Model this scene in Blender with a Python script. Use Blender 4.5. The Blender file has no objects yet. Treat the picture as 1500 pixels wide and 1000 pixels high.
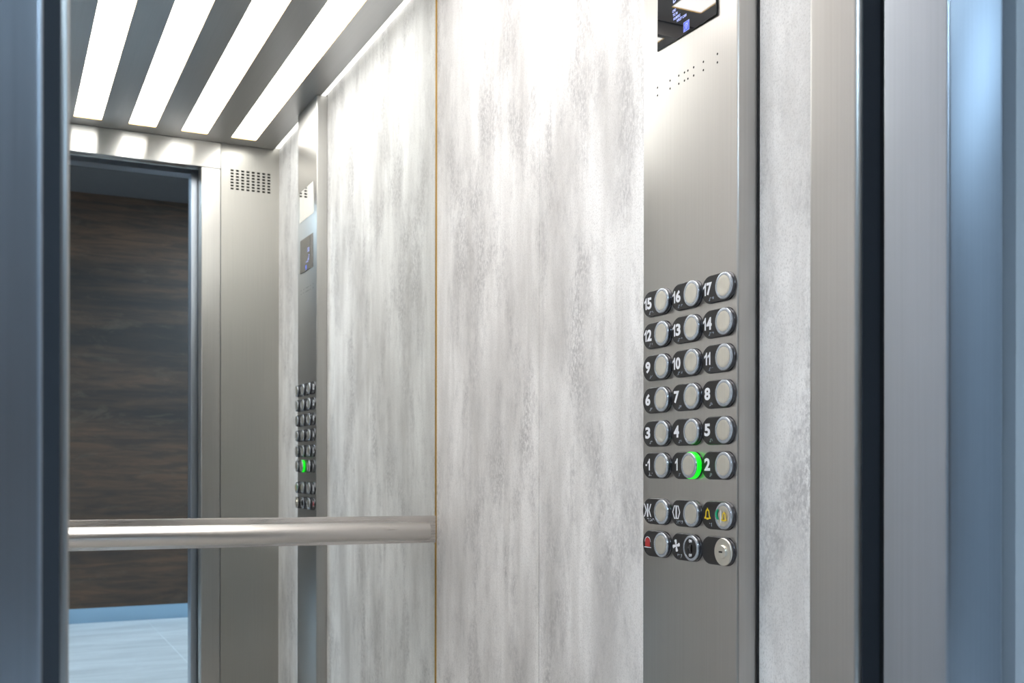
import bpy, bmesh, math, random
from mathutils import Vector, Matrix
random.seed(7)
R = math.radians
S = bpy.context.scene
COL = S.collection

# ------------------------------------------------------------------ camera
cd = bpy.data.cameras.new('camera'); cam = bpy.data.objects.new('camera', cd); COL.objects.link(cam)
cd.sensor_width = 36; cd.lens = 1558.7/1500*36; cd.shift_y = 184.4/1500
cd.clip_start = 0.02
cam.matrix_world = Matrix.Translation((0, 0, 1.05)) @ Matrix.Rotation(-R(26.329), 4, 'Z') @ Matrix.Rotation(R(90), 4, 'X') @ Matrix.Rotation(R(.078), 4, 'Z')
cd.dof.use_dof = True; cd.dof.focus_distance = 1.75; cd.dof.aperture_fstop = 10.0
S.camera = cam
# ------------------------------------------------------------------ world, exposure, daylight
w = bpy.data.worlds.new('world'); S.world = w; w.use_nodes = True
w.node_tree.nodes['Background'].inputs[0].default_value = (.55, .75, 1, 1)
w.node_tree.nodes['Background'].inputs[1].default_value = .6
S.view_settings.view_transform = 'Standard'; S.view_settings.look = 'None'
S.view_settings.exposure = 0.62; S.view_settings.gamma = 1; S.view_settings.use_curve_mapping = False
STRIP_E = 4.6            # brightness of the cabin light strips
COVE_E = 1.1
LOBBY_E = 52.0
al = bpy.data.lights.new('daylight', 'AREA'); al.shape = 'RECTANGLE'; al.size = 2.4; al.size_y = .5
al.energy = 8; al.color = (.5, .76, 1)
ao = bpy.data.objects.new('daylight', al); COL.objects.link(ao)
ao.location = (3.9, -1.35, 2.6)
ao.rotation_euler = Vector((1, 0, 0)).to_track_quat('Z', 'Y').to_euler()

# ------------------------------------------------------------------ materials
def newmat(n):
    m = bpy.data.materials.new(n); m.use_nodes = True
    return m, m.node_tree, m.node_tree.nodes, m.node_tree.links, m.node_tree.nodes['Principled BSDF']
def simple(n, c, rough=.5, metal=0, ior=1.5, emit=None, es=0, coat=0):
    m, t, N, L, b = newmat(n)
    b.inputs['Base Color'].default_value = (*c, 1); b.inputs['Roughness'].default_value = rough
    b.inputs['Metallic'].default_value = metal; b.inputs['IOR'].default_value = ior
    b.inputs['Coat Weight'].default_value = coat
    if emit: b.inputs['Emission Color'].default_value = (*emit, 1); b.inputs['Emission Strength'].default_value = es
    return m
def coords(N, L, scale, kind='Object'):
    tc = N.new('ShaderNodeTexCoord'); mp = N.new('ShaderNodeMapping'); mp.inputs['Scale'].default_value = scale
    L.new(tc.outputs[kind], mp.inputs[0]); return mp.outputs[0]
def noise(N, L, vec, sc, det=4, rough=.5, dist=0):
    n = N.new('ShaderNodeTexNoise'); L.new(vec, n.inputs['Vector']); n.inputs['Scale'].default_value = sc
    n.inputs['Detail'].default_value = det; n.inputs['Roughness'].default_value = rough; n.inputs['Distortion'].default_value = dist
    return n.outputs['Fac']
def mrange(N, L, v, a, b, c, d):
    m = N.new('ShaderNodeMapRange'); L.new(v, m.inputs[0])
    for i, x in enumerate((a, b, c, d)): m.inputs[i+1].default_value = x
    return m.outputs[0]
def math_(N, L, op, a, b):
    m = N.new('ShaderNodeMath'); m.operation = op
    for i, x in enumerate((a, b)):
        if isinstance(x, (int, float)): m.inputs[i].default_value = x
        else: L.new(x, m.inputs[i])
    return m.outputs[0]
def mix(N, L, f, a, b):
    m = N.new('ShaderNodeMix'); m.data_type = 'RGBA'
    if isinstance(f, (int, float)): m.inputs[0].default_value = f
    else: L.new(f, m.inputs[0])
    for i, x in ((6, a), (7, b)):
        if isinstance(x, tuple): m.inputs[i].default_value = (*x, 1)
        else: L.new(x, m.inputs[i])
    return m.outputs[2]
def steel(n, c=(.66, .64, .61), rough=.3, aniso=.6, grain='Z', rot=0.0):
    """brushed stainless steel; grain Z = brushed upright, X / Y = brushed along that axis"""
    m, t, N, L, b = newmat(n)
    sc = {'Z': (420, 420, 3), 'X': (3, 420, 420), 'Y': (420, 3, 420)}[grain]
    g = noise(N, L, coords(N, L, sc), 1.0, 3, .6)
    big = noise(N, L, coords(N, L, (3, 3, 3)), 1.0, 3, .5)
    dk = tuple(x*(.97 if grain == 'X' else .93) for x in c)
    L.new(mix(N, L, mrange(N, L, g, .3, .7, 0, 1), dk, c), b.inputs['Base Color'])
    r = math_(N, L, 'ADD', mrange(N, L, g, .3, .7, rough*.96, rough*1.05), mrange(N, L, big, .3, .7, -.02, .02))
    L.new(r, b.inputs['Roughness'])
    b.inputs['Metallic'].default_value = 1; b.inputs['Anisotropic'].default_value = aniso
    tg = N.new('ShaderNodeTangent'); tg.direction_type = 'RADIAL'; tg.axis = 'Z'; L.new(tg.outputs[0], b.inputs['Tangent'])
    b.inputs['Anisotropic Rotation'].default_value = rot
    bp = N.new('ShaderNodeBump'); bp.inputs['Strength'].default_value = 0.0 if grain == 'X' else .02; bp.inputs['Distance'].default_value = .001
    L.new(g, bp.inputs['Height']); L.new(bp.outputs[0], b.inputs['Normal'])
    return m
def concrete(n, seed=0.0):
    m, t, N, L, b = newmat(n)
    def cc(s, off):
        tc = N.new('ShaderNodeTexCoord'); mp = N.new('ShaderNodeMapping'); mp.inputs['Scale'].default_value = s
        mp.inputs['Location'].default_value = (off, off*1.7, off*.6); L.new(tc.outputs['Object'], mp.inputs[0]); return mp.outputs[0]
    cloud = noise(N, L, cc((7, 7, 2.2), seed), 1.0, 5, .55, .05)
    streak = noise(N, L, cc((30, 30, 1.6), seed+3), 1.0, 5, .6, 0)
    blot = noise(N, L, cc((8.5, 8.5, 3.6), seed+9), 1.0, 10, .72, .1)
    fine = noise(N, L, cc((170, 170, 105), seed+1), 1.0, 6, .75)
    speck = noise(N, L, cc((420, 420, 300), seed+2), 1.0, 3, .7)
    base = mix(N, L, mrange(N, L, cloud, .34, .6, 0, 1), (.63, .615, .605), (.93, .92, .915))
    base = mix(N, L, mrange(N, L, streak, .3, .5, .3, 0), base, (.55, .53, .51))
    worn = math_(N, L, 'MULTIPLY', mrange(N, L, blot, .475, .62, 0, 1), mrange(N, L, fine, .41, .59, .12, 1))
    base = mix(N, L, math_(N, L, 'MULTIPLY', worn, .85), base, (.38, .37, .375))
    base = mix(N, L, mrange(N, L, speck, .35, .5, .42, 0), base, (.44, .43, .42))
    base = mix(N, L, mrange(N, L, fine, .5, .75, 0, .25), base, (.9, .9, .9))
    L.new(base, b.inputs['Base Color']); b.inputs['Roughness'].default_value = .5
    b.inputs['Specular IOR Level'].default_value = .35
    bp = N.new('ShaderNodeBump'); bp.inputs['Strength'].default_value = .35; bp.inputs['Distance'].default_value = .0012
    L.new(math_(N, L, 'ADD', fine, math_(N, L, 'MULTIPLY', speck, .6)), bp.inputs['Height']); L.new(bp.outputs[0], b.inputs['Normal'])
    return m
def wood():
    m, t, N, L, b = newmat('dark_wood')
    a = noise(N, L, coords(N, L, (.35, .35, 3.4)), 1.0, 5, .55, .4)
    s = noise(N, L, coords(N, L, (2.6, 2.6, 26)), 1.0, 8, .65, .8)
    k = noise(N, L, coords(N, L, (3, 3, 9)), 1.0, 6, .7, 1.2)
    c = mix(N, L, mrange(N, L, a, .38, .62, 0, 1), (.045, .031, .024), (.155, .082, .045))
    c = mix(N, L, mrange(N, L, s, .4, .62, .6, 0), c, (.028, .024, .022))
    c = mix(N, L, mrange(N, L, k, .55, .72, 0, .45), c, (.14, .105, .07))
    L.new(c, b.inputs['Base Color']); b.inputs['Roughness'].default_value = .6
    bp = N.new('ShaderNodeBump'); bp.inputs['Strength'].default_value = .3; bp.inputs['Distance'].default_value = .003
    L.new(s, bp.inputs['Height']); L.new(bp.outputs[0], b.inputs['Normal'])
    return m
def tile():
    m, t, N, L, b = newmat('floor_tile')
    a = noise(N, L, coords(N, L, (1.1, 4.5, 1)), 1.0, 7, .65, .6)
    f = noise(N, L, coords(N, L, (30, 60, 1)), 1.0, 4, .6)
    c = mix(N, L, mrange(N, L, a, .35, .65, 0, 1), (.62, .62, .62), (.88, .885, .89))
    c = mix(N, L, mrange(N, L, f, .3, .7, .15, 0), c, (.4, .4, .4))
    L.new(c, b.inputs['Base Color']); b.inputs['Roughness'].default_value = .33
    return m
M = dict(
    steel_v=steel('brushed_steel_upright', (.53, .515, .495), rough=.31, aniso=.7),
    steel_p=steel('brushed_steel_panel', (.51, .495, .46), rough=.36, aniso=.6),
    steel_jamb=steel('brushed_steel_jamb', (.45, .49, .55), rough=.33, aniso=.5),
    steel_h=steel('brushed_steel_level', rough=.25, aniso=.95, grain='X', rot=.25),
    steel_ceil=steel('steel_ceiling', (.54, .54, .54), rough=.36, aniso=.2, grain='Y'),
    steel_rail=steel('satin_rail_steel', (.66, .63, .60), rough=.29, aniso=0, grain='X'),
    steel_plate=steel('satin_plate_steel', (.66, .63, .6), rough=.28, aniso=0, grain='X'),
    cap=steel('button_cap_steel', (.80, .77, .70), rough=.3, aniso=0),
    ring=simple('bright_ring', (.50, .54, .60), .25, .8),
    concrete=concrete('grey_stone_laminate', 4.2), concrete_b=concrete('grey_stone_laminate_second', 11.3),
    wood=wood(), tile=tile(),
    mirror=simple('silvered_glass', (.86, .885, .87), 0.0, 1),
    glass=simple('black_glass', (.012, .013, .016), .02, 0, 1.85),
    polished=simple('polished_plate', (.85, .86, .88), .03, 1),
    gold=simple('bronze_trim', (.62, .40, .13), .35, 1),
    gap_black=simple('black_gap', (.012, .012, .014), .6),
    darkhole=simple('dark_hole', (.01, .01, .01), .9),
    plate=simple('button_plate_black', (.014, .013, .014), .34),
    plate_edge=simple('button_plate_edge', (.10, .10, .11), .18, 1),
    white=simple('white_print', (.85, .86, .9), .4, emit=(1, 1, 1), es=.0),
    yellow=simple('yellow_print', (.85, .62, .02), .4), green=simple('green_print', (.0, .35, .17), .4),
    red=simple('red_print', (.42, .02, .02), .4),
    glow=simple('green_lit_ring', (.02, .35, .02), .3, emit=(.0, 1, .015), es=.6),
    halo=simple('unlit_ring', (.05, .05, .06), .2),
    diffuser=simple('light_diffuser', (.9, .9, .9), .5, emit=(1, .975, .95), es=STRIP_E),
    cove=simple('cove_light', (.9, .9, .9), .5, emit=(1, .97, .93), es=COVE_E),
    lobbylamp=simple('lobby_lamp', (.9, .9, .9), .5, emit=(.62, .82, 1), es=LOBBY_E),
    text_blue=simple('screen_blue', (.1, .12, .4), .4, emit=(.42, .5, 1), es=.6),
    text_deep=simple('screen_deep_blue', (.005, .01, .12), .4, emit=(.01, .06, .62), es=.7),
    grey=simple('lobby_ceiling_paint', (.12, .11, .11), .8), plaster=simple('wall_plaster', (.32, .34, .36), .8),
    cabfloor=simple('cabin_floor', (.56, .55, .54), .45), grout=simple('grout', (.9, .91, .92), .8),
    skirt=simple('skirting', (.30, .43, .54), .4), frame_alu=simple('window_aluminium', (.4, .42, .45), .4, .6),
    shade_tone=simple('post_shade_dark', (.042, .048, .058), .45),  # shade on the post faces in the door gap, put into colour
    outer=simple('shell_paint', (.1, .1, .1), .8),
)
# ------------------------------------------------------------------ builders
def link(name, me, mat, parent=None):
    o = bpy.data.objects.new(name, me); COL.objects.link(o)
    if mat is not None: me.materials.clear(); me.materials.append(M[mat] if isinstance(mat, str) else mat)
    if parent is not None: o.parent = parent; o.matrix_parent_inverse = Matrix.Translation(-parent.location) if False else Matrix()
    return o
def mesh(name, V, F, smooth=False):
    me = bpy.data.meshes.new(name); me.from_pydata(V, [], F); me.update()
    bm = bmesh.new(); bm.from_mesh(me); bmesh.ops.recalc_face_normals(bm, faces=bm.faces)
    bm.to_mesh(me); bm.free()
    if smooth:
        for p in me.polygons: p.use_smooth = True
        me.set_sharp_from_angle(angle=R(35))
    return me
def empty(name, label=None, cat=None, loc=(0, 0, 0), group=None, kind=None):
    o = bpy.data.objects.new(name, None); COL.objects.link(o); o.location = loc; o.empty_display_size = .05
    if label: o['label'] = label
    if cat: o['category'] = cat
    if group: o['group'] = group
    if kind: o['kind'] = kind
    return o
def off(V, o): return [(x-o[0], y-o[1], z-o[2]) for x, y, z in V]
def box(x0, x1, y0, y1, z0, z1, bev=0, seg=2):
    """bevelled box mesh data (vertices in world metres)"""
    bm = bmesh.new(); bmesh.ops.create_cube(bm, size=1)
    for v in bm.verts: v.co = Vector((x0+(v.co.x+.5)*(x1-x0), y0+(v.co.y+.5)*(y1-y0), z0+(v.co.z+.5)*(z1-z0)))
    if bev: bmesh.ops.bevel(bm, geom=bm.edges[:], offset=bev, segments=seg, profile=.5, affect='EDGES')
    me = bpy.data.meshes.new('box'); bm.to_mesh(me); bm.free()
    if bev:
        for p in me.polygons: p.use_smooth = True
        me.set_sharp_from_angle(angle=R(40))
    return me
def vbox(x0, x1, y0, y1, z0, z1, bev, corners, seg=5):
    """upright box whose named vertical corners ('x0y0' ...) are rounded"""
    pts = []
    for cx, cy, nm, a0 in ((x0, y0, 'x0y0', 180), (x1, y0, 'x1y0', 270), (x1, y1, 'x1y1', 0), (x0, y1, 'x0y1', 90)):
        if nm in corners:
            ox = cx + (bev if cx == x0 else -bev); oy = cy + (bev if cy == y0 else -bev)
            for k in range(seg+1):
                a = R(a0 + 90*k/seg); pts.append((ox+bev*math.cos(a), oy+bev*math.sin(a)))
        else: pts.append((cx, cy))
    return prism(pts, z0, z1)
def prism(pts, z0, z1):
    n = len(pts); V = [(x, y, z0) for x, y in pts]+[(x, y, z1) for x, y in pts]
    F = [(i, (i+1) % n, n+(i+1) % n, n+i) for i in range(n)]+[tuple(range(n)), tuple(range(2*n-1, n-1, -1))]
    return mesh('prism', V, F, True)
def plate_holes(us, vs, holes, to3, d0, d1):
    """sheet with rectangular holes; to3(u, v, d) maps to world"""
    V = []; idx = {}; F = []
    def vid(i, j, s):
        k = (i, j, s)
        if k not in idx: idx[k] = len(V); V.append(to3(us[i], vs[j], (d0, d1)[s]))
        return idx[k]
    nu, nv = len(us)-1, len(vs)-1
    solid = lambda i, j: 0 <= i < nu and 0 <= j < nv and (i, j) not in holes
    for i in range(nu):
        for j in range(nv):
            if not solid(i, j): continue
            for s in (0, 1): F.append([vid(i, j, s), vid(i+1, j, s), vid(i+1, j+1, s), vid(i, j+1, s)])
            for di, dj, a, b_ in ((-1, 0, (i, j), (i, j+1)), (1, 0, (i+1, j), (i+1, j+1)), (0, -1, (i, j), (i+1, j)), (0, 1, (i, j+1), (i+1, j+1))):
                if not solid(i+di, j+dj): F.append([vid(*a, 0), vid(*b_, 0), vid(*b_, 1), vid(*a, 1)])
    return mesh('sheet', V, F)
def merge(meshes):
    bm = bmesh.new()
    for m in meshes: bm.from_mesh(m)
    me = bpy.data.meshes.new('merged'); bm.to_mesh(me); bm.free(); return me
def part(name, me, mat, parent, label=None, kind=None):
    if parent is not None:
        root = parent; l = Vector((0, 0, 0)); q = parent
        while q is not None: l += Vector(q.location); q = q.parent
        me.transform(Matrix.Translation(-l))
    o = link(name, me, mat, parent)
    if label: o['label'] = label
    if kind: o['kind'] = kind
    return o

ZC = 2.2733            # underside of the cabin ceiling
YF = .793              # inner face of the front return
YM = 2.4414            # mirror plane at the right wall
XR, XL = 1.0, -.244    # cabin side walls
TILT = R(.2884)

# ================================================================== CABIN SHELL
wr = empty('wall_right', 'grey stone-look laminate wall on the right of the cabin', kind='structure', loc=(XR, 1.6, 0))
g = .0008
for a, b_, mt in ((1.898+g, YM+.02, 'concrete'), (1.466, 1.898-g, 'concrete'), (YF-.03, 1.2172, 'concrete_b')):
    part('wall_panel', box(XR, XR+.018, a, b_, 0, 2.36, .0006, 1), mt, wr)
part('wall_backing', box(XR+.0185, XR+.03, YF-.03, YM+.03, 0, 2.36), 'gap_black', wr)
wl = empty('wall_left', 'grey stone-look laminate wall on the left of the cabin', kind='structure', loc=(XL, 1.6, 0))
for a, b_ in ((YF-.03, 1.34), (1.342, 1.89), (1.892, YM+.03)):
    part('wall_panel', box(XL-.018, XL, a, b_, 0, 2.36, .0006, 1), 'concrete', wl)
wb = part('wall_back', box(XL-.02, XR+.03, YM+.018, YM+.05, 0, 2.36), 'outer', None); wb['kind'] = 'structure'
fl = part('floor', box(XL-.02, XR+.03, .70, YM+.05, -.03, 0), 'cabfloor', None); fl['kind'] = 'structure'
# ceiling: steel sheet with six slots for the light strips, and the shell above it
SX = [(.8001, .8925), (.6207, .7148), (.4393, .5345), (.2576, .3513), (.0762, .1700), (-.1052, -.0114)]
XE = .9797
us = [XL+.02]+sorted(x for p in SX for x in p)+[XE]
hol = {(i, 1) for i in range(1, 12, 2)}
ce = part('ceiling', plate_holes(us, [YF+.004, .879, 2.355, YM-.004], hol, lambda u, v, d: (u, v, d), ZC, ZC+.03), 'steel_ceil', None); ce['kind'] = 'structure'
part('ceiling_shell', box(XL-.02, XR+.03, .75, YM+.05, 2.36, 2.38), 'outer', ce)
place = ['beside the right wall', 'second from the right wall', 'third from the right wall', 'third from the left wall', 'second from the left wall', 'beside the left wall']
for (a, b_), pl in zip(SX, place):
    t = empty('ceiling_light', 'long white light strip in the steel ceiling, '+pl, 'light', ((a+b_)/2, 1.617, ZC), 'light strips in the cabin ceiling')
    part('diffuser', box(a+.0012, b_-.0012, .8802, 2.3538, ZC+.003, ZC+.012), 'diffuser', t)
    part('housing', plate_holes([a+.0001, a+.0011, b_-.0011, b_-.0001], [.8791, .8801, 2.3539, 2.3549], {(1, 1)}, lambda u, v, d: (u, v, d), ZC-.0002, ZC+.0022), 'gold', t)
for x0, x1, nm, lb in ((XE+.001, XR-.0005, 'cove_light', 'thin glowing slot between ceiling and right wall'), (XL+.0005, XL+.019, 'cove_light', 'thin glowing slot between ceiling and left wall')):
    o = part(nm, box(x0, x1, YF+.004, YM-.006, ZC+.006, ZC+.014), 'cove', None)
    o['label'] = lb; o['category'] = 'light'; o['group'] = 'edge lights beside the ceiling'

# mirror on the back wall, with its bronze edge trim
def tilt(o):
    o.location = (XR, YM, 0); o.rotation_euler = (0, 0, -TILT)
mir = empty('wall_mirror', 'full-height mirror covering the back wall of the elevator cabin', 'mirror'); 
mm = box(-1.236, -.0045, 0, .006, .004, 2.35); link('glass', mm, 'mirror', mir); tilt(mir)
tr = link('trim_1', box(-.0042, -.0003, -.0012, .012, .004, 2.35), 'gold'); tr['kind'] = 'structure'; tr['label'] = 'thin bronze strip between mirror and right wall'; tilt(tr)

st = link('trim_2', box(-1.236, -.0045, -.0012, -.0001, 2.238, ZC-.0003), 'steel_plate'); st['kind'] = 'structure'; st['label'] = 'narrow steel strip along the top of the mirror'; tilt(st)
# handrail
hr = empty('handrail', 'round brushed steel handrail on a flat plate across the mirror', 'handrail')
slope = .0072
def zt(me, k=slope):   # the rail stands a little lower at its right end
    for v in me.vertices: v.co.z += -k*(v.co.x)
    return me
pl = zt(box(-1.236, -.0035, -.004, -.0003, .8645, .9307, .0008, 2)); pl.name = 'rail_plate'
link('mounting_plate', pl, 'steel_plate', hr)
bm = bmesh.new(); prof = []
Rt = .0222; x0, x1 = -1.19, -.0425
ring = lambda r, x: [bm.verts.new((x, -.052+r*math.cos(2*math.pi*k/40), .8965+r*math.sin(2*math.pi*k/40))) for k in range(40)]
secs = [(Rt-.004, x0), (Rt-.001, x0+.001), (Rt, x0+.004), (Rt, x1-.004), (Rt-.0012, x1-.001), (Rt-.004, x1)]
rs = [ring(r, x) for r, x in secs]
for a, b_ in zip(rs, rs[1:]):
    for k in range(40): bm.faces.new((a[k], a[(k+1) % 40], b_[(k+1) % 40], b_[k]))
bm.faces.new(rs[0]); bm.faces.new(rs[-1][::-1]); bmesh.ops.recalc_face_normals(bm, faces=bm.faces[:])
me = bpy.data.meshes.new('rail_tube'); bm.to_mesh(me); bm.free()
for p in me.polygons: p.use_smooth = True
me.set_sharp_from_angle(angle=R(40)); link('rail_tube', zt(me), 'steel_rail', hr)
for bx in (-1.1, -.615, -.13):
    link('bracket', zt(box(bx-.012, bx+.012, -.045, -.0038, .887, .906, .003)), 'steel_rail', hr)
tilt(hr)

# ================================================================== FRONT RETURN, POSTS, HEADER
wf = empty('wall_front', 'brushed steel front returns and header around the cabin doorway', kind='structure', loc=(.378, YF, 0))
PX0, PX1, QX0, QX1 = .708, .778, -.0225, .0475
gx0, gx1, gz0, gz1 = .8155, .9665, 2.1035, 2.1795
nu, nv = 8, 7
sw, sh = .0115, .0068
us = [PX1+.002]
for i in range(nu):
    c = gx0+sw/2+i*(gx1-gx0-sw)/(nu-1); us += [c-sw/2, c+sw/2]
us.append(XR)
vs = [0]
for j in range(nv):
    c = gz0+sh/2+j*(gz1-gz0-sh)/(nv-1); vs += [c-sh/2, c+sh/2]
vs.append(2.3)
holes = {(1+2*i, 1+2*j) for i in range(nu) for j in range(nv)}
rp = part('return_panel', plate_holes(us, vs, holes, lambda u, v, d: (u, d, v), YF, YF-.0025), 'steel_p', wf, 'right-hand steel return panel with a punched ventilation grille')
part('grille_backing', box(gx0-.02, gx1+.02, YF-.03, YF-.02, gz0-.02, gz1+.02), 'darkhole', rp)
part('return_panel', box(XL, QX0-.002, YF-.0025, YF, 0, 2.3), 'steel_p', wf, 'left-hand plain steel return panel')
part('door_post', vbox(PX0, PX1, .7254, YF-.003, 0, 2.177, .005, ('x0y0', 'x0y1')), 'steel_v', wf)
part('door_post', vbox(QX0, QX1, .7254, YF-.003, 0, 2.177, .005, ('x1y0', 'x1y1')), 'steel_v', wf)
part('header_panel', vbox(QX0-.001, PX1+.001, .735, YF+.002, 2.1772, 2.2725, .002, ('x0y1', 'x1y1')), 'steel_h', wf)
part('gap_shade', box(.7348, .7415, .7215, .7253, 0, 2.177), 'gap_black', wf, 'black strip painted as the shade deep in the door gap')  # added black strip, stands in for the dark depth of the gap
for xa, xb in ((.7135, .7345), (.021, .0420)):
    part('post_shade', box(xa, xb, .7246, .7253, 0, 2.177), 'shade_tone', wf, 'dark strip painted as gap shade on the door post')  # gap shade painted over the bare steel of both posts
# car doors, slid open into their pockets
d1 = empty('door_1', 'pair of steel cabin doors slid fully open', kind='structure', loc=(.378, .71, 0))
part('door_panel', box(.742, 1.075, .700, .722, .01, 2.2, .002), 'steel_jamb', d1)
part('door_panel', box(-.32, .0135, .700, .722, .01, 2.2, .002), 'steel_jamb', d1)
part('door_header', box(-.32, 1.075, .70, .732, 2.20, 2.38), 'outer', d1)
part('door_sill', box(-.30, 1.06, .66, .79, -.02, .002, .001), 'steel_jamb', d1)

# ================================================================== LANDING DOOR FRAME
AY0, AY1 = .607, .676
d2 = empty('door_2', 'brushed steel landing door frame with its doors slid open', kind='structure', loc=(.357, AY1, 0))
def jamb_pts(xe, s):       # xe = reveal face, s = +1 right jamb, -1 left jamb
    P = []; r = .0028
    for k in range(6):      # rounded lobby corner
        a = R(180+90*k/5); P.append((xe+s*(r+r*math.cos(a)), AY0+r+r*math.sin(a)))
    P += [(xe+s*.060, AY0), (xe+s*.066, AY0+.003), (xe+s*.0775, AY0+.022), (xe+s*.087, AY0+.022), (xe+s*.087, AY0+.026), (xe+s*.026, AY0+.026), (xe+s*.026, AY1)]
    for k in range(4):
        a = R(90+90*k/3); P.append((xe+s*(.002+.002*math.cos(a)), AY1-.002+.002*math.sin(a)))
    return P if s > 0 else P[::-1]
part('frame_jamb', prism(jamb_pts(.689, 1), 0, 2.24), 'steel_jamb', d2)
part('frame_jamb', prism(jamb_pts(.0265, -1), 0, 2.24), 'steel_jamb', d2)
part('frame_header', vbox(.0268, .6888, AY0+.001, AY1, 2.174, 2.24, .003, ()), 'steel_jamb', d2)
part('header_infill', box(-.06, .776, AY1+.001, .697, 2.21, 2.40), 'outer', d2)
part('door_panel', box(.719, 1.05, .642, .668, .01, 2.2, .002), 'steel_jamb', d2)
part('door_panel', box(-.33, -.0035, .642, .668, .01, 2.2, .002), 'steel_jamb', d2)
part('door_sill', box(-.30, 1.06, .60, .658, -.02, .002, .001), 'steel_jamb', d2)
ww = empty('wall_landing', 'plastered landing wall around the elevator doorway', kind='structure', loc=(0, .63, 0))
HZ = 2.893
part('wall_panel', box(.7775, 3.45, .615, .64, 0, HZ), 'plaster', ww)
part('wall_panel', box(-3.2, -.062, .615, .64, 0, HZ), 'plaster', ww)
part('wall_panel', box(-.0615, .777, .615, .64, 2.241, HZ), 'plaster', ww)

# ================================================================== CONTROL PANEL
CF = .9642; C0, C1 = 1.2212, 1.467
cp = empty('control_panel', 'tall brushed steel elevator control panel with round numbered buttons', 'control panel', (XR, (C0+C1)/2, 0))
def cop_part(name, me, mat, parent=cp, label=None): return part(name, me, mat, parent, label)
cop_part('panel_body', vbox(CF, XR-.0005, C0, C1, .002, ZC-.001, .004, ('x0y0', 'x0y1'), 4), 'steel_v')
cop_part('shadow_gap', box(XR-.0012, XR+.004, C0-.0042, C0-.0002, .002, ZC), 'gap_black')
def yz(me_pts, d0, d1):
    """prism standing on the panel face: outline in (Y, Z), from depth d0 to d1 in front of the face"""
    n = len(me_pts); V = [(CF-d0, y, z) for y, z in me_pts]+[(CF-d1, y, z) for y, z in me_pts]
    F = [(i, (i+1) % n, n+(i+1) % n, n+i) for i in range(n)]+[tuple(range(n)), tuple(range(2*n-1, n-1, -1))]
    return mesh('outline', V, F)
def stadium(cy, cz, r, L):
    P = []
    for k in range(17): a = R(-90+180*k/16) ; P.append((cy-r*math.cos(a), cz+r*math.sin(a)))
    for k in range(17): a = R(90+180*k/16); P.append((cy+L-r*math.cos(a), cz+r*math.sin(a)))
    return P
def button_base(cy, cz):
    P0, P1 = stadium(cy+.001, cz, .0209, .0375), stadium(cy+.001, cz, .0198, .0375)
    n = len(P0); V = [(CF+.0005, *p) for p in P0]+[(CF-.0028, *p) for p in P0]+[(CF-.0040, *p) for p in P1]; F = []
    for s in (0, n):
        for i in range(n): F.append((s+i, s+(i+1) % n, s+n+(i+1) % n, s+n+i))
    F.append(tuple(range(2*n, 3*n))); me = mesh('button', V, F)
    for p in me.polygons: p.use_smooth = len(p.vertices) == 4
    me.materials.append(M['plate']); me.materials.append(M['plate_edge'])
    for i, p in enumerate(me.polygons): p.material_index = 1 if len(p.vertices) == 4 else 0
    return me
def lathe(cy, cz, prof, n=36):
    """solid of revolution about the panel normal; prof = [(radius, height above face)]"""
    V = []; F = []
    for r, h in prof:
        for k in range(n): a = 2*math.pi*k/n; V.append((CF-h, cy+r*math.cos(a), cz+r*math.sin(a)))
    m = len(prof)
    for s in range(m-1):
        for k in range(n): F.append((s*n+k, s*n+(k+1) % n, (s+1)*n+(k+1) % n, (s+1)*n+k))
    F.append(tuple((m-1)*n+k for k in range(n)))
    me = mesh('turned', V, F, True); me.set_sharp_from_angle(angle=R(30)); return me
def text_mesh(s, size, cy, cz, h, xs=.8, bold=.0, align='CENTER', depth=.0003, spacing=1.0, rowsp=1.0):
    cu = bpy.data.curves.new('text', 'FONT'); cu.body = s; cu.size = size; cu.align_x = align; cu.align_y = 'CENTER'
    cu.extrude = depth/2; cu.offset = bold; cu.space_character = spacing; cu.space_line = rowsp; cu.resolution_u = 3
    o = bpy.data.objects.new('text', cu); COL.objects.link(o)
    dg = bpy.context.evaluated_depsgraph_get(); me = bpy.data.meshes.new_from_object(o.evaluated_get(dg))
    bpy.data.objects.remove(o); bpy.data.curves.remove(cu)
    T = Matrix.Translation((CF-h, cy, cz)) @ Matrix(((0, 0, -1, 0), (-1, 0, 0, 0), (0, 1, 0, 0), (0, 0, 0, 1))) @ Matrix.Diagonal((xs, 1, 1, 1))
    me.transform(T); me.materials.clear(); return me
def outline(pts, cy, cz, h, sc, d=.0003):
    """flat print from a drawing in (right, up) units"""
    return yz([(cy-x*sc, cz+y*sc) for x, y in pts], h, h+d)
BR = {'0': (2, 4, 5), '1': (1,), '2': (1, 2), '3': (1, 4), '4': (1, 4, 5), '5': (1, 5), '6': (1, 2, 4), '7': (1, 2, 4, 5), '8': (1, 2, 5), '9': (2, 4), '#': (3, 4, 5, 6), '-': (3, 6),
      'o': (1, 3, 5), 'p': (1, 2, 3, 4), 'e': (1, 5), 'c': (1, 4), 'l': (1, 2, 3), 's': (2, 3, 4), 'a': (1,), 'f': (1, 2, 4), 'n': (1, 3, 4, 5)}
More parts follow.
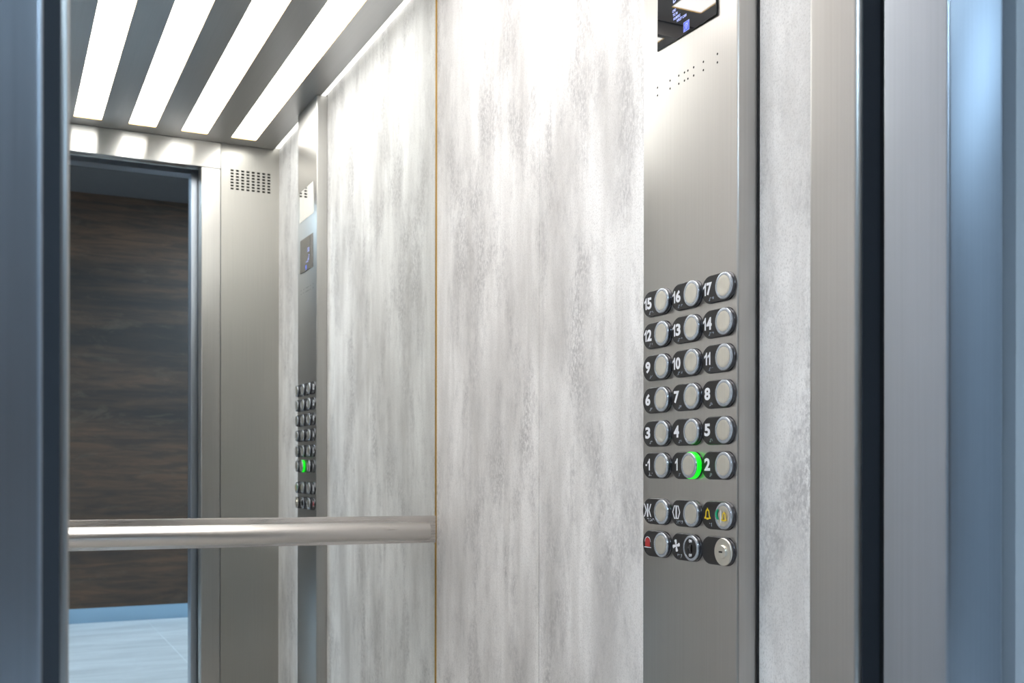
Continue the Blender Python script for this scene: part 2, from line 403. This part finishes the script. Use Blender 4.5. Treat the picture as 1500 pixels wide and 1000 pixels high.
def braille(s, cy, cz):
    out = []; step = .0044; n = len(s)
    V = []; F = []
    for i, ch in enumerate(s):
        for dnum in BR[ch]:
            col, row = (dnum-1)//3, (dnum-1) % 3
            y = cy - (i-(n-1)/2)*step - (col-.5)*.0018; z = cz - (row-1)*.0018; r = .0007; b0 = len(V)
            V += [(CF-.0040, y-r, z-r), (CF-.0040, y+r, z-r), (CF-.0040, y+r, z+r), (CF-.0040, y-r, z+r), (CF-.0047, y, z)]
            F += [(b0, b0+1, b0+4), (b0+1, b0+2, b0+4), (b0+2, b0+3, b0+4), (b0+3, b0, b0+4)]
    return mesh('braille', V, F)
BC = [1.2418, 1.3205, 1.400]
BZ = [1.3133, 1.2618, 1.2100, 1.1579, 1.1045, 1.0534, .9801, .9283]
GRID = [['17', '16', '15'], ['14', '13', '12'], ['11', '10', '9'], ['8', '7', '6'], ['5', '4', '3'], ['2', '1', '-1'], ['bell', 'open', 'close'], ['key', 'fan', 'stop']]
H0 = .0040
def arc(cx, cy, r, a0, a1, n=8): return [(cx+r*math.cos(R(a0+(a1-a0)*k/n)), cy+r*math.sin(R(a0+(a1-a0)*k/n))) for k in range(n+1)]
def frame_outline(P, Q, cy, cz, h, sc):
    """closed ring print between outlines P and Q (same count)"""
    n = len(P); V = []; F = []
    for d in (0, .0003):
        for L_ in (P, Q): V += [(CF-h-d, cy-x*sc, cz+y*sc) for x, y in L_]
    for i in range(n):
        j = (i+1) % n
        F += [(i, j, n+j, n+i), (2*n+i, 3*n+i, 3*n+j, 2*n+j), (i, 2*n+i, 2*n+j, j), (n+i, n+j, 3*n+j, 3*n+i)]
    return mesh('ring', V, F)
def bell_pts(): return [(-.9, -.8), (-.9, -.62), (-.62, -.3), (-.55, .35)]+arc(0, .35, .55, 180, 0, 6)[1:-1]+[(.55, .35), (.62, -.3), (.9, -.62), (.9, -.8)]
def bell_in(): return [(-.45, -.6), (-.45, -.5), (-.36, -.25), (-.3, .35)]+arc(0, .35, .3, 180, 0, 6)[1:-1]+[(.3, .35), (.36, -.25), (.45, -.5), (.45, -.6)]
def make_bell(cy, cz, h, sc):
    return merge([frame_outline(bell_pts(), bell_in(), cy, cz, h, sc), outline([(-.25, -.95), (.25, -.95), (.25, -.8), (-.25, -.8)], cy, cz, h, sc), outline([(-.1, .88), (.1, .88), (.1, 1.1), (-.1, 1.1)], cy, cz, h, sc)])
ONE = [(.5, -1), (.5, 1), (.22, 1), (-.05, .66), (-.5, .42), (-.5, .08), (-.2, .2), (.08, .42), (.08, -1)]
def number_mesh(t, cy, cz):
    wd = {'1': .0066, '-': .0042}; W = [wd.get(ch, .0128 if len(t) > 1 else .0140) for ch in t]
    gap = .0014; tot = sum(W)+gap*(len(t)-1); y = cy+tot/2; ms = []
    for ch, w_ in zip(t, W):
        c = y-w_/2; y -= w_+gap
        if ch == '1': ms.append(yz([(c-px*w_, cz+py*.0094) for px, py in ONE], H0, H0+.0003))
        elif ch == '-': ms.append(yz([(c-w_/2, cz-.0022), (c+w_/2, cz-.0022), (c+w_/2, cz+.0006), (c-w_/2, cz+.0006)], H0, H0+.0003))
        else:
            m_ = text_mesh(ch, .0268, c, cz, H0, 1, .0010)
            ys = [v.co.y for v in m_.vertices]; a, b_ = min(ys), max(ys); k = w_/(b_-a)
            zs = [v.co.z for v in m_.vertices]; z0, z1 = min(zs), max(zs); kz = .0188/(z1-z0)
            for v in m_.vertices: v.co.y = c+(v.co.y-(a+b_)/2)*k; v.co.z = cz+(v.co.z-(z0+z1)/2)*kz
            ms.append(m_)
    return merge(ms)
for r, row in enumerate(GRID):
    for c, sym in enumerate(row):
        cy, cz = BC[c], BZ[r]; ty = cy+.0452; yb = cy+.036; cy += .0008
        names = {'bell': 'alarm button with yellow bells', 'open': 'door opening button with white arrows', 'close': 'door closing button with white arrows',
                 'key': 'key switch with a keyhole and blank black plate', 'fan': 'fan switch with ON and OFF rocker', 'stop': 'button marked with a red hood symbol'}
        lab = names.get(sym) or (('green-lit ' if sym == '1' else '')+'floor button numbered '+sym)
        o = part('floor_button' if sym not in names else 'function_button', button_base(cy, cz), None, cp, lab)
        hal = 'glow' if sym == '1' else 'halo'
        hr_ = .0206 if sym == '1' else .0193; dh = .0042 if sym == '1' else 0
        cop_part('halo_ring', lathe(cy, cz, [(hr_, .0036), (hr_, .0064+dh), (hr_-.0006, .0072+dh), (.0180, .0074+dh)]), hal, o, 'ring lit green' if sym == '1' else None)
        if sym == 'key':
            cop_part('lock_face', lathe(cy, cz, [(.0200, .0076), (.0200, .0090), (.0192, .0098), (.0100, .0096), (.0098, .0114), (.0090, .0122), (.0050, .0120)]), 'cap', o)
            cop_part('keyhole', yz([(cy-.0022, cz-.0012), (cy+.0058, cz-.0012), (cy+.0058, cz+.0012), (cy-.0022, cz+.0012)][::-1], .0120, .0123), 'darkhole', o)
            continue
        cop_part('cap_ring', lathe(cy, cz, [(.0195, .0072+dh), (.0195, .0086+dh), (.0190, .0093+dh), (.0180, .0097+dh), (.0156, .0096+dh), (.0152, .0089+dh), (.0146, .0088+dh)]), 'ring', o)
        if sym == 'fan':
            cop_part('rocker_face', lathe(cy, cz, [(.0152, .0088), (.0150, .0095)]), 'plate', o)
            cop_part('rocker', box(CF-.0120, CF-.0094, cy-.0042, cy+.0042, cz-.0065, cz+.0060, .001), 'plate_edge', o)
            cop_part('switch_text', merge([text_mesh('ON', .0062, cy, cz+.0106, .0096, .8, .0002), text_mesh('OFF', .0058, cy, cz-.0108, .0096, .75, .0002)]), 'white', o, 'white ON and OFF lettering')
        else:
            cop_part('button_cap', lathe(cy, cz, [(.0151, .0087+dh), (.0147, .0096+dh), (.0139, .0098+dh), (.0110, .0096+dh), (.0070, .00945+dh), (.0030, .0094+dh)]), 'cap', o)
        if sym in ('bell', 'open', 'close', 'fan', 'stop'):
            if sym == 'bell':
                cop_part('symbol', make_bell(ty-.001, cz+.001, H0, .0085), 'yellow', o, 'yellow bell symbol')
                cop_part('cap_bell', make_bell(cy-.0038, cz-.001, .0105, .0070), 'yellow', o, 'yellow bell on the cap')
                cop_part('cap_bar', merge([outline([(-.001, -.0095), (.001, -.0095), (.001, .008), (-.001, .008)], cy+.0030, cz, .0105, 1)]), 'white', o)
                cop_part('cap_receiver', outline(arc(-.2, 0, 1.0, 110, 250, 8)+arc(.35, 0, 1.0, 240, 120, 6), cy+.0068, cz+.002, .0105, .0080), 'green', o, 'green receiver mark on the cap')
                bs = 'al'
            elif sym in ('open', 'close'):
                k = 1 if sym == 'open' else -1
                sc = .0105; ms = []
                for s in (-1, 1):
                    xin, xtip = (.22, .80) if k == 1 else (.80, .28)
                    w_ = .2*k
                    if k == 1: ms.append(outline([(s*.30, 1), (s*.52, 1), (s*.98, 0), (s*.52, -1), (s*.30, -1), (s*.30, -.82), (s*.42, -.82), (s*.78, 0), (s*.42, .82), (s*.30, .82)], ty, cz+.001, H0, sc))
                    else: ms.append(outline([(s*.78, 1), (s*1.0, 1), (s*.50, 0), (s*1.0, -1), (s*.78, -1), (s*.28, 0)], ty, cz+.001, H0, sc))
                    ms.append(outline([(s*.02, -1), (s*.17, -1), (s*.17, 1), (s*.02, 1)], ty, cz+.001, H0, sc))
                cop_part('symbol', merge(ms), 'white', o, 'white arrow symbol'); bs = 'open' if sym == 'open' else 'close'
            elif sym == 'fan':
                ms = []
                for q in range(4):
                    a = R(90*q+20); P = [(.12, -.02), (.35, -.28), (.85, -.38), (1.0, -.05), (.85, .22), (.5, .12), (.2, .16)]
                    ms.append(outline([(x*math.cos(a)-y*math.sin(a), x*math.sin(a)+y*math.cos(a)) for x, y in P], ty, cz+.001, H0, .0098))
                ms.append(outline(arc(0, 0, .2, 0, 350, 10), ty, cz+.001, H0, .0098))
                cop_part('symbol', merge(ms), 'white', o, 'white four-blade fan symbol'); bs = 'fan'
            else:
                cop_part('symbol', outline(arc(0, 0, .8, 180, 0, 8)+[(.8, -.9), (-.8, -.9)], ty, cz+.002, H0, .0085), 'red', o, 'red hood symbol')
                cop_part('symbol_outline', merge([frame_outline(arc(0, 0, 1.0, 180, 0, 8), arc(0, 0, .9, 180, 0, 8), ty, cz+.002, H0, .0085), outline([(-1.15, -1.1), (1.15, -1.1), (1.15, -.98), (-1.15, -.98)], ty, cz+.002, H0, .0085)]), 'white', o, 'white line around the red hood'); bs = None
            if bs: cop_part('braille', braille(bs, yb, cz-.0142), 'ring', o)
            continue
        two = len(sym) == 2
        cop_part('number_print', number_mesh(sym, ty, cz+.0015), 'white', o, 'white number '+sym)
        cop_part('braille', braille('#'+sym if sym[0] != '-' else '#-1', yb, cz-.0142), 'ring', o)
# display: its glass sits very slightly turned towards the back wall
def turn(me):
    for v in me.vertices: v.co.x += (v.co.z-1.7155)*.007 - (1.4236-v.co.y)*.0200
    return me
dp = cop_part('display', turn(yz([(1.2677, 1.7155), (1.4236, 1.7155), (1.4236, 1.829), (1.2677, 1.829)], -.001, .0012)), 'glass', cp, 'black glass display with small blue text')
HD = .0012
cop_part('display_text', turn(merge([text_mesh('DO', .020, 1.3805, 1.7815, HD, .75, .0003, 'LEFT', .0002),
    text_mesh('CPO', .0058, 1.3815, 1.7625, HD, .85, .00015, 'LEFT', .0002), text_mesh('TIC M', .0058, 1.3800, 1.7560, HD, .85, .00015, 'LEFT', .0002),
    text_mesh('HUMPEC', .0058, 1.3785, 1.7495, HD, .85, .00015, 'LEFT', .0002), text_mesh('NPLET CAM', .0058, 1.3690, 1.7435, HD, .85, .00015, 'LEFT', .0002)])), 'text_blue', dp, 'small pale blue lettering')
cop_part('icon_frame', turn(yz([(1.3349, 1.7188), (1.3505, 1.7188), (1.3505, 1.7340), (1.3349, 1.7340)], HD, HD+.0001)), 'text_blue', dp, 'pale blue border of the hearing-loop icon')
cop_part('icon_square', turn(yz([(1.3354, 1.7193), (1.3500, 1.7193), (1.3500, 1.7335), (1.3354, 1.7335)], HD+.0001, HD+.0002)), 'text_deep', dp, 'deep blue hearing-loop icon')
sc = .0062
ear = arc(0, .15, .60, -20, 190, 10)+arc(0, .15, .44, 190, -20, 10)
cop_part('icon_ear', turn(merge([outline(ear, 1.3427, 1.7264, HD+.0002, sc, .0001), outline([(-1, -1), (-.85, -1), (1, .95), (1, 1.05), (.9, 1.05)], 1.3427, 1.7264, HD+.0002, sc, .0001),
    outline([(.45, -.05), (.6, -.05), (.1, -.75), (-.05, -.7)], 1.3427, 1.7264, HD+.0002, sc, .0001)])), 'text_blue', dp, 'pale ear with a slanted bar')
# polished lamp plate above the display
cop_part('emergency_light_plate', yz([(1.2509, 1.893), (1.4286, 1.893), (1.4286, 1.9985), (1.2509, 1.9985)], -.001, .0012), 'polished', cp, 'polished blank plate above the display')
# pairs of small holes below the display
for y in (1.4245, 1.3897, 1.3662, 1.3513, 1.3423, 1.3275, 1.3031, 1.2690):
    for z in (1.6583, 1.6458): cop_part('speaker_hole', lathe(y, z, [(.0018, .0001), (.0017, .0002)], 12), 'darkhole')

# ================================================================== LOBBY
wo = empty('wall_lobby', 'dark brown wood-look wall across the lobby', kind='structure', loc=(0, -2.8, 0))
for a in range(-3, 3):
    x0 = a*1.4-.05
    if x0 > 3.4 or x0+1.4 < -3.2: continue
    part('wall_panel', box(max(x0, -3.2)+.0005, min(x0+1.4, 3.45)-.0005, -2.83, -2.8, .098, HZ, .0005, 1), 'wood', wo)
bb = part('baseboard_lobby', box(-3.2, 3.45, -2.82, -2.79, .0, .0975, .002), 'skirt', None); bb['kind'] = 'structure'
lf = empty('floor_lobby', 'large pale tiles of the lobby floor', kind='structure', loc=(0, -1, 0))
part('floor_bed', box(-3.2, 3.45, -2.83, .66, -.05, -.0007), 'grout', lf)
i = 0
for ix in range(-7, 5):
    x0 = .94+ix*.6
    for iy in range(-1, 4):
        y0 = -2.8+iy*1.2 + (.6 if ix % 2 else 0); y1 = y0+1.2
        a, b_ = max(y0, -2.82), min(y1, .599)
        if b_-a < .02 or x0 < -3.3 or x0 > 3.4: continue
        part('tile', box(max(x0, -3.2)+.0014, min(x0+.6, 3.45)-.0022, a+.0014, b_-.0014, -.0006, 0.0, .0008, 1), 'tile', lf)
cl = part('ceiling_lobby', box(-3.2, 3.45, -2.83, .64, HZ, HZ+.03), 'grey', None); cl['kind'] = 'structure'
wg = part('wall_lobby_left', box(-3.23, -3.2, -2.83, .64, 0, HZ), 'plaster', None); wg['kind'] = 'structure'
wi = empty('wall_lobby_right', 'lobby end wall around the window', kind='structure', loc=(3.45, -1, 0))
for y0, y1, z0, z1 in ((-2.83, -2.6, 0, HZ), (-.1, .64, 0, HZ), (-2.6, -.1, 0, 2.2), (-2.6, -.1, 2.75, HZ)):
    part('wall_panel', box(3.45, 3.53, y0, y1, z0, z1), 'plaster', wi)
wn = empty('window_1', 'wide lobby window at the end of the landing', kind='structure', loc=(3.49, -1.35, 2.2))
for y0, y1, z0, z1 in ((-2.6, -2.55, 2.2, 2.75), (-.15, -.1, 2.2, 2.75), (-2.55, -.15, 2.2, 2.25), (-2.55, -.15, 2.70, 2.75), (-1.375, -1.325, 2.25, 2.70)):
    part('window_frame', box(3.46, 3.52, y0, y1, z0, z1, .003), 'frame_alu', wn)
for k, (lx, ly) in enumerate(((-1.9, -1.6), (1.9, -1.3))):
    t = empty('ceiling_light', ('square cool-white lobby ceiling lamp on the window side', 'square cool-white lobby ceiling lamp away from the window')[1-k], 'light', (lx, ly, HZ), 'lobby ceiling lamps')
    part('diffuser', box(lx-.3, lx+.3, ly-.3, ly+.3, HZ-.012, HZ-.006), 'lobbylamp', t)
    part('frame', plate_holes([lx-.32, lx-.3, lx+.3, lx+.32], [ly-.32, ly-.3, ly+.3, ly+.32], {(1, 1)}, lambda u, v, d: (u, v, d), HZ-.014, HZ-.0005), 'frame_alu', t)
